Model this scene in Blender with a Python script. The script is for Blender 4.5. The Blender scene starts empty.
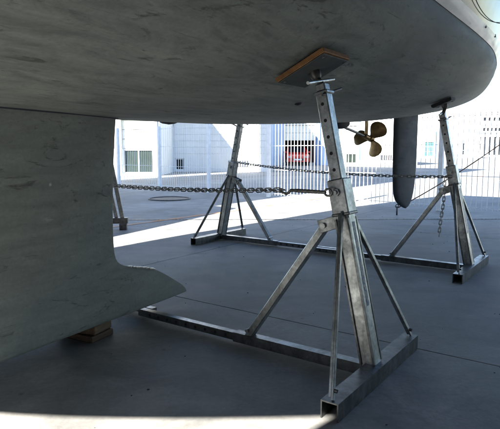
import bpy, bmesh, math, random
from mathutils import Vector, Matrix, Quaternion
from mathutils import noise as mnoise
random.seed(7)
R = math.radians
scene = bpy.context.scene
COL = scene.collection

# ------------------------------------------------------------------ camera
cam_d = bpy.data.cameras.new('camera')
cam_d.sensor_width = 36.0
cam_d.lens = 38.16
cam_d.clip_start = 0.05
cam_d.clip_end = 2000
cam = bpy.data.objects.new('camera', cam_d)
COL.objects.link(cam)
cam.location = (0, 0, 1.2)
cam.rotation_euler = (R(90 - 6.94), 0, 0)
scene.camera = cam

# ------------------------------------------------------------------ light
SUN_EL = 36.0
SUN_AZ = 35.5            # heading the light travels to, clockwise from +Y
w = bpy.data.worlds.new('World')
scene.world = w
w.use_nodes = True
wn = w.node_tree.nodes
wl = w.node_tree.links
wn.clear()
sky = wn.new('ShaderNodeTexSky')
sky.sky_type = 'NISHITA'
sky.sun_disc = False
sky.sun_elevation = R(SUN_EL)
sky.sun_rotation = R(SUN_AZ + 180)
sky.dust_density = 0.7
sky.ozone_density = 3.0
bg = wn.new('ShaderNodeBackground')
bg.inputs['Strength'].default_value = 0.075
wo = wn.new('ShaderNodeOutputWorld')
wl.new(sky.outputs[0], bg.inputs[0])
wl.new(bg.outputs[0], wo.inputs[0])

sd = bpy.data.lights.new('sun', 'SUN')
sd.energy = 5.0
sd.angle = R(0.4)
sd.color = (1.0, 0.95, 0.87)
sun = bpy.data.objects.new('sun', sd)
COL.objects.link(sun)
ld = Vector((math.sin(R(SUN_AZ)) * math.cos(R(SUN_EL)), math.cos(R(SUN_AZ)) * math.cos(R(SUN_EL)), -math.sin(R(SUN_EL))))
sun.rotation_euler = ld.to_track_quat('-Z', 'Y').to_euler()
sun.location = (-20, -30, 40)

vs = scene.view_settings
vs.view_transform = 'Standard'
vs.look = 'None'
vs.exposure = 2.73
vs.gamma = 1.0
vs.use_curve_mapping = False
scene.cycles.max_bounces = 8
scene.cycles.diffuse_bounces = 5
scene.cycles.glossy_bounces = 4

# ------------------------------------------------------------------ frames
TH = R(35.5)
AX = Vector((math.sin(TH), math.cos(TH), 0))       # towards the stern
TX = Vector((-math.cos(TH), math.sin(TH), 0))      # towards the far side of the boat
ORG = Vector((-0.758, 3.695, 0))
BROT = math.pi / 2 - TH


def bw(x, y, z=0.0):
    return ORG + AX * x + TX * y + Vector((0, 0, z))


# ------------------------------------------------------------------ materials
def new_mat(name):
    m = bpy.data.materials.new(name)
    m.use_nodes = True
    nt = m.node_tree
    return m, nt, nt.nodes['Principled BSDF']


def nd(nt, t, **kw):
    n = nt.nodes.new(t)
    for k, v in kw.items():
        if k.startswith('i_'):
            n.inputs[k[2:].replace('_', ' ')].default_value = v
        else:
            setattr(n, k, v)
    return n


def ramp(nt, fac, stops):
    r = nt.nodes.new('ShaderNodeValToRGB')
    el = r.color_ramp.elements
    while len(el) < len(stops):
        el.new(0.5)
    for e, (p, c) in zip(el, stops):
        e.position = p
        e.color = (c[0], c[1], c[2], 1) if not isinstance(c, (int, float)) else (c, c, c, 1)
    nt.links.new(fac, r.inputs[0])
    return r


def mixc(nt, a, b, fac, mode='MIX'):
    m = nt.nodes.new('ShaderNodeMix')
    m.data_type = 'RGBA'
    m.blend_type = mode
    for s, v in ((m.inputs[6], a), (m.inputs[7], b)):
        if hasattr(v, 'is_linked'):
            nt.links.new(v, s)
        else:
            s.default_value = (v[0], v[1], v[2], 1)
    if hasattr(fac, 'is_linked'):
        nt.links.new(fac, m.inputs[0])
    else:
        m.inputs[0].default_value = fac
    return m.outputs[2]


def coords(nt, kind='obj', scale=(1, 1, 1)):
    if kind == 'world':
        g = nt.nodes.new('ShaderNodeNewGeometry')
        src = g.outputs['Position']
    else:
        t = nt.nodes.new('ShaderNodeTexCoord')
        src = t.outputs['Object']
    mp = nt.nodes.new('ShaderNodeMapping')
    mp.inputs['Scale'].default_value = scale
    nt.links.new(src, mp.inputs[0])
    return mp.outputs[0]


def noise(nt, vec, scale, detail=4, rough=0.55, dist=0.0):
    n = nt.nodes.new('ShaderNodeTexNoise')
    n.inputs['Scale'].default_value = scale
    n.inputs['Detail'].default_value = detail
    n.inputs['Roughness'].default_value = rough
    n.inputs['Distortion'].default_value = dist
    nt.links.new(vec, n.inputs['Vector'])
    return n.outputs['Fac']


def bump(nt, bs, h, strength=0.2, dist=0.01):
    b = nt.nodes.new('ShaderNodeBump')
    b.inputs['Strength'].default_value = strength
    b.inputs['Distance'].default_value = dist
    nt.links.new(h, b.inputs['Height'])
    nt.links.new(b.outputs[0], bs.inputs['Normal'])


def simple(name, c1, c2=None, rough=0.5, metal=0.0, scale=6.0, bmp=0.1, kind='obj', r2=None, lo=0.35, hi=0.65):
    m, nt, bs = new_mat(name)
    c2 = c2 or tuple(v * 0.8 for v in c1)
    v = coords(nt, kind)
    n = noise(nt, v, scale, 6, 0.6)
    r = ramp(nt, n, [(lo, c2), (hi, c1)])
    nt.links.new(r.outputs[0], bs.inputs['Base Color'])
    bs.inputs['Metallic'].default_value = metal
    if r2 is not None:
        rr = ramp(nt, noise(nt, v, scale * 1.7, 4), [(0.35, rough), (0.65, r2)])
        nt.links.new(rr.outputs[0], bs.inputs['Roughness'])
    else:
        bs.inputs['Roughness'].default_value = rough
    if bmp:
        bump(nt, bs, noise(nt, v, scale * 8, 4), bmp, 0.004)
    return m


def m_concrete():
    m, nt, bs = new_mat('concrete')
    v = coords(nt, 'world')
    big = noise(nt, v, 0.35, 5, 0.6, 0.4)
    mid = noise(nt, v, 1.7, 7, 0.62, 0.8)
    fine = noise(nt, v, 38, 4, 0.7)
    tro = coords(nt, 'world', (0.9, 2.0, 1))
    sw = noise(nt, tro, 1.1, 5, 0.6, 1.6)
    c = ramp(nt, mid, [(0.30, (0.15, 0.15, 0.146)), (0.5, (0.245, 0.245, 0.237)), (0.70, (0.33, 0.325, 0.311))]).outputs[0]
    c = mixc(nt, c, ramp(nt, big, [(0.35, (0.6, 0.6, 0.59)), (0.65, (1.15, 1.14, 1.12))]).outputs[0], 0.85, 'MULTIPLY')
    c = mixc(nt, c, ramp(nt, sw, [(0.36, (0.72, 0.72, 0.72)), (0.6, (1.06, 1.06, 1.05))]).outputs[0], 0.6, 'MULTIPLY')
    c = mixc(nt, c, ramp(nt, fine, [(0.3, (0.8, 0.8, 0.8)), (0.7, (1.12, 1.12, 1.12))]).outputs[0], 0.7, 'MULTIPLY')
    # oil and paint spots
    sp = noise(nt, v, 2.3, 3, 0.5, 0.2)
    spm = ramp(nt, sp, [(0.66, 0.0), (0.74, 1.0)]).outputs[0]
    c = mixc(nt, c, (0.10, 0.10, 0.10), mixfac(nt, spm, 0.45))
    vo = nt.nodes.new('ShaderNodeTexVoronoi')
    vo.inputs['Scale'].default_value = 3.0
    nt.links.new(v, vo.inputs['Vector'])
    dots = ramp(nt, vo.outputs['Distance'], [(0.025, 1.0), (0.05, 0.0)]).outputs[0]
    c = mixc(nt, c, (0.09, 0.085, 0.08), mixfac(nt, dots, 0.6))
    # hairline cracks
    wv = nt.nodes.new('ShaderNodeTexVoronoi')
    wv.feature = 'DISTANCE_TO_EDGE'
    wv.inputs['Scale'].default_value = 0.22
    va = nt.nodes.new('ShaderNodeVectorMath')
    va.operation = 'ADD'
    nz = nt.nodes.new('ShaderNodeTexNoise')
    nz.inputs['Scale'].default_value = 1.5
    nz.inputs['Detail'].default_value = 6
    nt.links.new(v, nz.inputs['Vector'])
    nt.links.new(v, va.inputs[0])
    nt.links.new(nz.outputs['Color'], va.inputs[1])
    nt.links.new(va.outputs[0], wv.inputs['Vector'])
    cr = ramp(nt, wv.outputs['Distance'], [(0.0, 1.0), (0.0035, 0.0)]).outputs[0]
    c = mixc(nt, c, (0.07, 0.07, 0.07), mixfac(nt, cr, 0.14))
    nt.links.new(c, bs.inputs['Base Color'])
    rr = ramp(nt, mid, [(0.3, 0.6), (0.7, 0.85)])
    nt.links.new(rr.outputs[0], bs.inputs['Roughness'])
    bs.inputs['Specular IOR Level'].default_value = 0.22
    h = mixc(nt, fine, mid, 0.4)
    bump(nt, bs, h, 0.35, 0.006)
    return m


def mixfac(nt, out, k):
    n = nt.nodes.new('ShaderNodeMath')
    n.operation = 'MULTIPLY'
    n.inputs[1].default_value = k
    nt.links.new(out, n.inputs[0])
    return n.outputs[0]


def m_antifoul(name, base, dark, light, seed=0.0):
    m, nt, bs = new_mat(name)
    v0 = coords(nt, 'obj', (1, 1, 1))
    vs_ = coords(nt, 'obj', (0.55, 1.7, 1.7))
    big = noise(nt, v0, 0.9, 5, 0.6, 0.5)
    mid = noise(nt, vs_, 4.2, 8, 0.68, 1.1)
    sm = noise(nt, coords(nt, 'obj', (0.45, 1.9, 1.9)), 6.5, 6, 0.7, 1.8)
    fine = noise(nt, v0, 55, 3, 0.7)
    roll = noise(nt, coords(nt, 'obj', (0.5, 7.0, 7.0)), 2.6, 5, 0.6, 0.3)
    blot = noise(nt, coords(nt, 'obj', (0.7, 1.3, 1.3)), 15, 6, 0.75, 0.8)
    c = ramp(nt, mid, [(0.3, dark), (0.5, base), (0.75, light)]).outputs[0]
    c = mixc(nt, c, ramp(nt, big, [(0.35, (0.78, 0.78, 0.8)), (0.62, (1.12, 1.12, 1.1))]).outputs[0], 0.8, 'MULTIPLY')
    c = mixc(nt, c, ramp(nt, roll, [(0.35, (0.84, 0.84, 0.85)), (0.65, (1.1, 1.1, 1.09))]).outputs[0], 0.65, 'MULTIPLY')
    bl = mixc(nt, (0, 0, 0), ramp(nt, blot, [(0.57, 0.0), (0.66, 1.0)]).outputs[0], ramp(nt, big, [(0.42, 0.0), (0.6, 1.0)]).outputs[0])
    c = mixc(nt, c, tuple(x * 0.45 for x in base), mixfac(nt, bl, 0.7))
    sc = ramp(nt, sm, [(0.585, 0.0), (0.68, 1.0)]).outputs[0]
    c = mixc(nt, c, tuple(x * 0.3 for x in base), mixfac(nt, sc, 0.75))
    li = ramp(nt, noise(nt, vs_, 2.1, 7, 0.7, 0.6), [(0.63, 0.0), (0.74, 1.0)]).outputs[0]
    c = mixc(nt, c, tuple(min(1, x * 2.0) for x in light), mixfac(nt, li, 0.4))
    vo = nt.nodes.new('ShaderNodeTexVoronoi')
    vo.inputs['Scale'].default_value = 2.4
    nt.links.new(v0, vo.inputs['Vector'])
    chips = ramp(nt, vo.outputs['Distance'], [(0.018, 1.0), (0.034, 0.0)]).outputs[0]
    c = mixc(nt, c, (0.5, 0.5, 0.47), mixfac(nt, chips, 0.8))
    c = mixc(nt, c, ramp(nt, fine, [(0.3, (0.86,) * 3), (0.7, (1.1,) * 3)]).outputs[0], 0.7, 'MULTIPLY')
    nt.links.new(c, bs.inputs['Base Color'])
    rr = ramp(nt, mid, [(0.3, 0.58), (0.7, 0.78)])
    nt.links.new(rr.outputs[0], bs.inputs['Roughness'])
    bs.inputs['Specular IOR Level'].default_value = 0.2
    bump(nt, bs, mixc(nt, mid, fine, 0.35), 0.25, 0.006)
    return m


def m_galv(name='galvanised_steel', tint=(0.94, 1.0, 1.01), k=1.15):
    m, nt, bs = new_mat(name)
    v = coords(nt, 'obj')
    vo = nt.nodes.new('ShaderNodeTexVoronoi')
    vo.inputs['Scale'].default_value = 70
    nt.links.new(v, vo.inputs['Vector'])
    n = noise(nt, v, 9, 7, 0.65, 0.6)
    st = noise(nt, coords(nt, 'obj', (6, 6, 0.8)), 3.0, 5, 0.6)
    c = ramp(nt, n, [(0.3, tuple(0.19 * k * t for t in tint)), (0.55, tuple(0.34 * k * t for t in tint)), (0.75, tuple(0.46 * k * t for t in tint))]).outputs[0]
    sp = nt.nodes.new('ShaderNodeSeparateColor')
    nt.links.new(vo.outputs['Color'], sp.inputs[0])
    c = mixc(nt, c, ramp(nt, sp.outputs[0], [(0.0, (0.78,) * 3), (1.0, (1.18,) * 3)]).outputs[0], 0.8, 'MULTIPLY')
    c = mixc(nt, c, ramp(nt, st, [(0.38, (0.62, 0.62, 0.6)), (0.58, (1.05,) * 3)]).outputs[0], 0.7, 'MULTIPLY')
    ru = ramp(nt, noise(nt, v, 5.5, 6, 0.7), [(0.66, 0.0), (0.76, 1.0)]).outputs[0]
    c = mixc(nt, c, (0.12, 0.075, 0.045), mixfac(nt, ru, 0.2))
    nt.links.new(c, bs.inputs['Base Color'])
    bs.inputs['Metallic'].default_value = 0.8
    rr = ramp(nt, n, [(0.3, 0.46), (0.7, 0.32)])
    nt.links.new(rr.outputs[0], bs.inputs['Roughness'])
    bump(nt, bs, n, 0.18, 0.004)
    return m


def m_wood(name, c1, c2, axis=(1, 12, 12), sc=4.0):
    m, nt, bs = new_mat(name)
    v = coords(nt, 'obj', axis)
    n = noise(nt, v, sc, 6, 0.6, 0.7)
    c = ramp(nt, n, [(0.3, c2), (0.7, c1)]).outputs[0]
    nt.links.new(c, bs.inputs['Base Color'])
    bs.inputs['Roughness'].default_value = 0.75
    bump(nt, bs, n, 0.3, 0.004)
    return m


def m_ply():
    m, nt, bs = new_mat('plywood')
    t = nt.nodes.new('ShaderNodeTexCoord')
    mp = nt.nodes.new('ShaderNodeMapping')
    mp.inputs['Scale'].default_value = (0.2, 0.2, 1)
    nt.links.new(t.outputs['Object'], mp.inputs[0])
    wv = nt.nodes.new('ShaderNodeTexWave')
    wv.bands_direction = 'Z'
    wv.inputs['Scale'].default_value = 45
    wv.inputs['Distortion'].default_value = 0.6
    nt.links.new(mp.outputs[0], wv.inputs['Vector'])
    c = ramp(nt, wv.outputs['Fac'], [(0.2, (0.17, 0.075, 0.026)), (0.8, (0.36, 0.18, 0.066))]).outputs[0]
    c = mixc(nt, c, ramp(nt, noise(nt, coords(nt, 'obj'), 25, 5), [(0.3, (0.55,) * 3), (0.7, (1.15,) * 3)]).outputs[0], 0.8, 'MULTIPLY')
    nt.links.new(c, bs.inputs['Base Color'])
    bs.inputs['Roughness'].default_value = 0.7
    return m


def m_plaster(name, c, var=0.12):
    m, nt, bs = new_mat(name)
    v = coords(nt, 'world')
    a = noise(nt, v, 0.6, 6, 0.6, 0.3)
    s = noise(nt, coords(nt, 'world', (2.5, 2.5, 0.25)), 1.2, 5, 0.6)
    cc = ramp(nt, a, [(0.3, tuple(x * (1 - var) for x in c)), (0.7, c)]).outputs[0]
    cc = mixc(nt, cc, ramp(nt, s, [(0.35, (0.86, 0.86, 0.85)), (0.6, (1, 1, 1))]).outputs[0], 0.7, 'MULTIPLY')
    nt.links.new(cc, bs.inputs['Base Color'])
    bs.inputs['Roughness'].default_value = 0.85
    bs.inputs['Specular IOR Level'].default_value = 0.3
    bump(nt, bs, noise(nt, v, 60, 3), 0.15, 0.004)
    return m


def m_gloss(name, c, rough=0.12, coat=0.6, spec=0.5):
    m, nt, bs = new_mat(name)
    v = coords(nt, 'obj')
    n = noise(nt, v, 3, 5, 0.6)
    cc = ramp(nt, n, [(0.3, tuple(x * 0.85 for x in c)), (0.7, c)]).outputs[0]
    nt.links.new(cc, bs.inputs['Base Color'])
    rr = ramp(nt, noise(nt, v, 7, 4), [(0.35, rough), (0.7, rough * 1.6)])
    nt.links.new(rr.outputs[0], bs.inputs['Roughness'])
    bs.inputs['Specular IOR Level'].default_value = spec
    bs.inputs['Coat Weight'].default_value = coat
    bs.inputs['Coat Roughness'].default_value = 0.06
    bump(nt, bs, noise(nt, v, 1.2, 2), 0.06, 0.03)
    return m


def m_glass(name, c=(0.03, 0.05, 0.05)):
    m, nt, bs = new_mat(name)
    n = noise(nt, coords(nt, 'obj'), 2, 3)
    cc = ramp(nt, n, [(0.3, tuple(x * 0.7 for x in c)), (0.7, c)]).outputs[0]
    nt.links.new(cc, bs.inputs['Base Color'])
    bs.inputs['Roughness'].default_value = 0.2
    bs.inputs['Specular IOR Level'].default_value = 0.12
    return m


def m_orange_line():
    m, nt, bs = new_mat('worn_orange_paint')
    v = coords(nt, 'world')
    n = noise(nt, v, 1.1, 7, 0.7, 0.5)
    f = noise(nt, v, 14, 5, 0.7)
    wear = mixc(nt, ramp(nt, n, [(0.42, 0.0), (0.56, 1.0)]).outputs[0], ramp(nt, f, [(0.4, 0.0), (0.55, 1.0)]).outputs[0], 0.45)
    c = mixc(nt, (0.33, 0.315, 0.29), (0.52, 0.20, 0.045), wear)
    nt.links.new(c, bs.inputs['Base Color'])
    bs.inputs['Roughness'].default_value = 0.8
    bump(nt, bs, f, 0.2, 0.004)
    return m


def m_decal():
    # worn blue stencil marks: printed patches on the galvanised face
    m, nt, bs = new_mat('worn_blue_print')
    v = coords(nt, 'obj', (1, 1, 1))
    n = noise(nt, coords(nt, 'obj', (70, 70, 38)), 1.0, 4, 0.7)
    c = mixc(nt, (0.012, 0.05, 0.17), (0.20, 0.215, 0.22), ramp(nt, n, [(0.47, 0.0), (0.56, 1.0)]).outputs[0])
    nt.links.new(c, bs.inputs['Base Color'])
    bs.inputs['Roughness'].default_value = 0.5
    return m


M = {}
M['concrete'] = m_concrete()
M['joint'] = simple('joint_filler', (0.06, 0.058, 0.055), (0.03, 0.03, 0.03), 0.9, scale=5, kind='world')
M['bottom'] = m_antifoul('antifouling_grey', (0.232, 0.254, 0.238), (0.143, 0.157, 0.151), (0.295, 0.32, 0.298))
M['keel'] = m_antifoul('antifouling_keel', (0.20, 0.219, 0.210), (0.158, 0.173, 0.167), (0.235, 0.252, 0.24))
M['rudder'] = m_antifoul('antifouling_rudder', (0.045, 0.054, 0.066), (0.036, 0.044, 0.055), (0.056, 0.065, 0.077))
M['galv'] = m_galv()
M['galv2'] = m_galv('galvanised_dark', (0.94, 1.0, 1.03), 0.48)  # darker galvanised copy; on the left stand it stands in for shade
M['steel_dark'] = simple('dark_steel', (0.10, 0.10, 0.10), (0.05, 0.045, 0.04), 0.45, 0.8, 20, 0.2)
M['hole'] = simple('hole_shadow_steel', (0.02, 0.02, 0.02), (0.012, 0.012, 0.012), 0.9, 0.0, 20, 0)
M['chain'] = simple('chain_steel', (0.30, 0.31, 0.31), (0.16, 0.15, 0.135), 0.42, 0.85, 60, 0.2)
M['bronze'] = simple('bronze', (0.30, 0.20, 0.085), (0.16, 0.10, 0.045), 0.42, 0.75, 14, 0.2)
M['shaft'] = simple('shaft_steel', (0.16, 0.16, 0.16), (0.08, 0.08, 0.08), 0.4, 0.8, 14, 0.1)
M['rubber'] = simple('black_rubber', (0.025, 0.027, 0.032), (0.014, 0.015, 0.018), 0.75, 0, 20, 0.2)
M['ply'] = m_ply()
M['pad_facing'] = simple('pad_facing', (0.085, 0.095, 0.09), (0.055, 0.062, 0.06), 0.7, 0, 12, 0.2)
M['wood'] = m_wood('weathered_timber', (0.15, 0.09, 0.045), (0.06, 0.036, 0.02))
M['white_stripe'] = m_gloss('white_boot_stripe', (0.62, 0.62, 0.59), 0.3, 0.2)
M['navy'] = m_gloss('navy_gelcoat', (0.010, 0.013, 0.032), 0.12, 0.0, 0.18)
M['deck'] = simple('deck_gelcoat', (0.62, 0.60, 0.55), (0.5, 0.48, 0.44), 0.6, 0, 3, 0.1)
M['white_paint'] = simple('white_fence_paint', (0.78, 0.79, 0.80), (0.66, 0.67, 0.68), 0.45, 0, 12, 0.05)
M['white_wall'] = m_plaster('white_plaster', (0.74, 0.74, 0.72))
M['cream_wall'] = m_plaster('cream_plaster', (0.66, 0.64, 0.58))
M['blue_wall'] = m_plaster('pale_blue_plaster', (0.50, 0.60, 0.74))
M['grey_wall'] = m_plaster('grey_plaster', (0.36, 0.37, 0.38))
M['blue_trim'] = simple('blue_painted_post', (0.13, 0.20, 0.38), (0.10, 0.16, 0.30), 0.5, 0, 6, 0.05)
M['shutter'] = simple('cream_shutter', (0.76, 0.75, 0.66), (0.68, 0.67, 0.58), 0.5, 0, 3, 0.05)
M['frame'] = simple('white_frame', (0.78, 0.79, 0.80), (0.7, 0.71, 0.72), 0.4, 0, 5, 0.03)
M['green_glass'] = m_glass('green_tinted_glass', (0.026, 0.037, 0.032))
M['glass'] = m_glass('window_glass', (0.010, 0.013, 0.018))
M['teal_glass'] = m_glass('teal_glass', (0.08, 0.26, 0.28))
M['dark'] = simple('dark_louvre', (0.035, 0.035, 0.04), (0.02, 0.02, 0.022), 0.6, 0, 8, 0.05)
M['roof'] = simple('roof_membrane', (0.4, 0.4, 0.4), (0.3, 0.3, 0.3), 0.9, 0, 1, 0.1)
M['red'] = m_gloss('red_car_paint', (0.55, 0.02, 0.015), 0.25, 0.8)
M['tyre'] = simple('tyre_rubber', (0.02, 0.02, 0.02), (0.012, 0.012, 0.012), 0.85, 0, 20, 0.2)
M['lamp'] = m_glass('headlight_glass', (0.5, 0.5, 0.48))
M['orange'] = m_orange_line()
M['decal'] = m_decal()
M['rope'] = simple('tan_rope', (0.20, 0.12, 0.08), (0.12, 0.07, 0.05), 0.85, 0, 60, 0.3)
M['blackrope'] = simple('black_rope', (0.03, 0.03, 0.03), (0.015, 0.015, 0.015), 0.85, 0, 60, 0.3)
M['iron'] = simple('cast_iron', (0.09, 0.085, 0.08), (0.05, 0.045, 0.04), 0.6, 0.5, 14, 0.3)


# ------------------------------------------------------------------ object helpers
def link(name, data, parent=None):
    o = bpy.data.objects.new(name, data)
    COL.objects.link(o)
    if parent:
        o.parent = parent
    return o


def obj(name, bm, mat, parent=None, smooth=False, angle=None):
    me = bpy.data.meshes.new(name)
    bmesh.ops.recalc_face_normals(bm, faces=bm.faces[:])
    bm.to_mesh(me)
    bm.free()
    for mm in (mat if isinstance(mat, (list, tuple)) else [mat]):
        me.materials.append(mm)
    if smooth:
        for p in me.polygons:
            p.use_smooth = True
        if angle:
            me.set_sharp_from_angle(angle=R(angle))
    return link(name, me, parent)


def tag(o, label, cat, group=None, kind=None):
    o['label'] = label
    o['category'] = cat
    if group:
        o['group'] = group
    if kind:
        o['kind'] = kind
    return o


def thing(name, label, cat, loc=(0, 0, 0), rz=0.0, group=None):
    o = link(name, None)
    o.empty_display_size = 0.2
    o.location = loc
    o.rotation_euler = (0, 0, rz)
    return tag(o, label, cat, group)


def struct(o):
    o['kind'] = 'structure'
    return o


def copy_tree(o, parent=None):
    c = o.copy()
    COL.objects.link(c)
    c.parent = parent
    for ch in list(o.children):
        copy_tree(ch, c)
    return c


def bx(bm, x0, x1, y0, y1, z0, z1, mat=None, bev=0.0):
    vs_ = []
    for z in (z0, z1):
        for x, y in ((x0, y0), (x1, y0), (x1, y1), (x0, y1)):
            p = Vector((x, y, z))
            vs_.append(bm.verts.new(mat @ p if mat else p))
    fs = []
    for f in ((0, 3, 2, 1), (4, 5, 6, 7), (0, 1, 5, 4), (1, 2, 6, 5), (2, 3, 7, 6), (3, 0, 4, 7)):
        fs.append(bm.faces.new([vs_[i] for i in f]))
    if bev:
        es = list({e for f in fs for e in f.edges})
        bmesh.ops.bevel(bm, geom=es, offset=bev, segments=1, affect='EDGES')
    return fs


def basis(p, q, up=Vector((0, 0, 1))):
    """matrix with local Z from p to q, local X as near to 'up' x Z as possible"""
    p, q = Vector(p), Vector(q)
    z = (q - p).normalized()
    x = up.cross(z)
    if x.length < 1e-5:
        x = Vector((1, 0, 0)).cross(z)
    x.normalize()
    y = z.cross(x)
    m = Matrix((x, y, z)).transposed().to_4x4()
    m.translation = p
    return m, (q - p).length


def bar(bm, p, q, wx, wy, up=Vector((0, 0, 1)), bev=0.0, ext=0.0):
    m, L = basis(p, q, up)
    bx(bm, -wx / 2, wx / 2, -wy / 2, wy / 2, -ext, L + ext, m, bev)


def cyl(bm, p, q, r, r2=None, n=14, caps=True):
    m, L = basis(p, q)
    r2 = r if r2 is None else r2
    a = [bm.verts.new(m @ Vector((math.cos(2 * math.pi * i / n) * r, math.sin(2 * math.pi * i / n) * r, 0))) for i in range(n)]
    b = [bm.verts.new(m @ Vector((math.cos(2 * math.pi * i / n) * r2, math.sin(2 * math.pi * i / n) * r2, L))) for i in range(n)]
    for i in range(n):
        bm.faces.new((a[i], a[(i + 1) % n], b[(i + 1) % n], b[i]))
    if caps:
        bm.faces.new(a[::-1])
        bm.faces.new(b)


def tubepath(bm, pts, r, n=8, closed=False):
    pts = [Vector(p) for p in pts]
    N = len(pts)
    rings = []
    prev = None
    for i, p in enumerate(pts):
        if closed:
            t = (pts[(i + 1) % N] - pts[i - 1]).normalized()
        else:
            t = (pts[min(i + 1, N - 1)] - pts[max(i - 1, 0)]).normalized()
        if prev is None:
            x = t.orthogonal().normalized()
        else:
            x = (prev - t * prev.dot(t)).normalized()
        prev = x
        y = t.cross(x)
        rr = r[i] if isinstance(r, (list, tuple)) else r
        rings.append([bm.verts.new(p + (x * math.cos(2 * math.pi * k / n) + y * math.sin(2 * math.pi * k / n)) * rr) for k in range(n)])
    for i in range(N if closed else N - 1):
        A, B = rings[i], rings[(i + 1) % N]
        for k in range(n):
            bm.faces.new((A[k], A[(k + 1) % n], B[(k + 1) % n], B[k]))
    if not closed:
        bm.faces.new(rings[0][::-1])
        bm.faces.new(rings[-1])


def channel(bm, p, q, w_, h_, th, open_dir):
    """U profile from p to q; open towards -local y. p,q are the centre of the section."""
    m, L = basis(p, q, open_dir)   # local x = open_dir x z ; local y = z x x  ~ open_dir
    prof = [(-w_ / 2, -h_ / 2), (-w_ / 2, h_ / 2), (-w_ / 2 + th, h_ / 2), (-w_ / 2 + th, -h_ / 2 + th), (w_ / 2 - th, -h_ / 2 + th), (w_ / 2 - th, h_ / 2), (w_ / 2, h_ / 2), (w_ / 2, -h_ / 2)]
    A = [bm.verts.new(m @ Vector((x, y, 0))) for x, y in prof]
    B = [bm.verts.new(m @ Vector((x, y, L))) for x, y in prof]
    n = len(prof)
    for i in range(n):
        bm.faces.new((A[i], A[(i + 1) % n], B[(i + 1) % n], B[i]))
    for S in (A, B):
        bm.faces.new((S[0], S[1], S[2], S[3]))
        bm.faces.new((S[4], S[5], S[6], S[7]))
        bm.faces.new((S[0], S[3], S[4], S[7]))


def interp(tab, x):
    if x <= tab[0][0]:
        return tab[0][1]
    for i in range(len(tab) - 1):
        x0, y0 = tab[i]
        x1, y1 = tab[i + 1]
        if x <= x1:
            # Catmull-Rom style smooth interpolation
            xm, ym = tab[i - 1] if i > 0 else (2 * x0 - x1, 2 * y0 - y1)
            xp, yp = tab[i + 2] if i + 2 < len(tab) else (2 * x1 - x0, 2 * y1 - y0)
            m0 = (y1 - ym) / (x1 - xm) * (x1 - x0)
            m1 = (yp - y0) / (xp - x0) * (x1 - x0)
            t = (x - x0) / (x1 - x0)
            return (2 * t ** 3 - 3 * t ** 2 + 1) * y0 + (t ** 3 - 2 * t ** 2 + t) * m0 + (-2 * t ** 3 + 3 * t ** 2) * y1 + (t ** 3 - t ** 2) * m1
    return tab[-1][1]


# ------------------------------------------------------------------ ground
def build_ground():
    bm = bmesh.new()
    s = 700
    v = [bm.verts.new(p) for p in ((-s, -s, -0.012), (s, -s, -0.012), (s, s, -0.012), (-s, s, -0.012))]
    bm.faces.new(v)
    g = struct(obj('ground', bm, M['concrete']))
    # concrete slabs laid with open joints, each a piece of its own
    S = 4.6
    J = 0.007
    bm = bmesh.new()
    bx(bm, -S / 2 + J / 2, S / 2 - J / 2, -S / 2 + J / 2, S / 2 - J / 2, -0.011, 0.0)
    top = [e for e in bm.edges if all(abs(q.co.z) < 1e-6 for q in e.verts)]
    bmesh.ops.bevel(bm, geom=top, offset=0.003, segments=1, affect='EDGES')
    me = bpy.data.meshes.new('slab')
    bm.to_mesh(me)
    bm.free()
    me.materials.append(M['concrete'])
    for i in range(-5, 12):
        for j in range(-6, 8):
            c = bw(-1.75 + i * S, -1.0 + j * S)
            if -16 < c.x < 30 and -14 < c.y < 50:
                o = link('slab', me, g)
                o.location = c
                o.rotation_euler = (0, 0, BROT)
    # worn painted line
    bm = bmesh.new()
    p0, p1 = Vector((-4.2, 5.6, 0)), Vector((24, 41.5, 0))
    d = (p1 - p0).normalized()
    nrm = Vector((-d.y, d.x, 0)) * 0.055
    prev = None
    for k in range(60):
        c = p0 + (p1 - p0) * (k / 59) + nrm * 0.5 * math.sin(k * 0.6)
        a, b = bm.verts.new(c + nrm + Vector((0, 0, .004))), bm.verts.new(c - nrm + Vector((0, 0, .004)))
        if prev:
            bm.faces.new((prev[0], a, b, prev[1]))
        prev = (a, b)
    obj('painted_line', bm, M['orange'], g)
    return g


build_ground()

# dark strip in place of a thin shadow line, with grate bars
t = thing('shadow_line_strip', 'narrow dark slotted strip standing in for a thin shadow line on the sunlit concrete behind the boat', 'shadow line', (0, 9.12, 0), R(1.0))
bm = bmesh.new()
for x0 in (-9.0, -5.0, -1.0, 3.0):
    bx(bm, x0, x0 + 3.98, -0.035, -0.022, -0.02, 0.006)
    bx(bm, x0, x0 + 3.98, 0.022, 0.035, -0.02, 0.006)
obj('strip_frame', bm, M['galv2'], t)
bm = bmesh.new()
for k in range(260):
    x = -9.0 + k * 0.06
    bx(bm, x, x + 0.022, -0.022, 0.022, -0.01, 0.005)
so = obj('grate', bm, M['iron'], t)
so['kind'] = 'stuff'

# manhole cover
t = thing('manhole_cover', 'round dark iron manhole cover in the shaded concrete by the fence', 'manhole', (-1.98, 13.0, 0))
bm = bmesh.new()
cyl(bm, (0, 0, -0.01), (0, 0, 0.008), 0.46, n=40)
obj('cover', bm, M['iron'], t)
bm = bmesh.new()
ring = [(math.cos(2 * math.pi * k / 48) * 0.5, math.sin(2 * math.pi * k / 48) * 0.5, 0.006) for k in range(48)]
tubepath(bm, ring, 0.022, 8, True)
obj('rim', bm, M['iron'], t, True)

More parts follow.
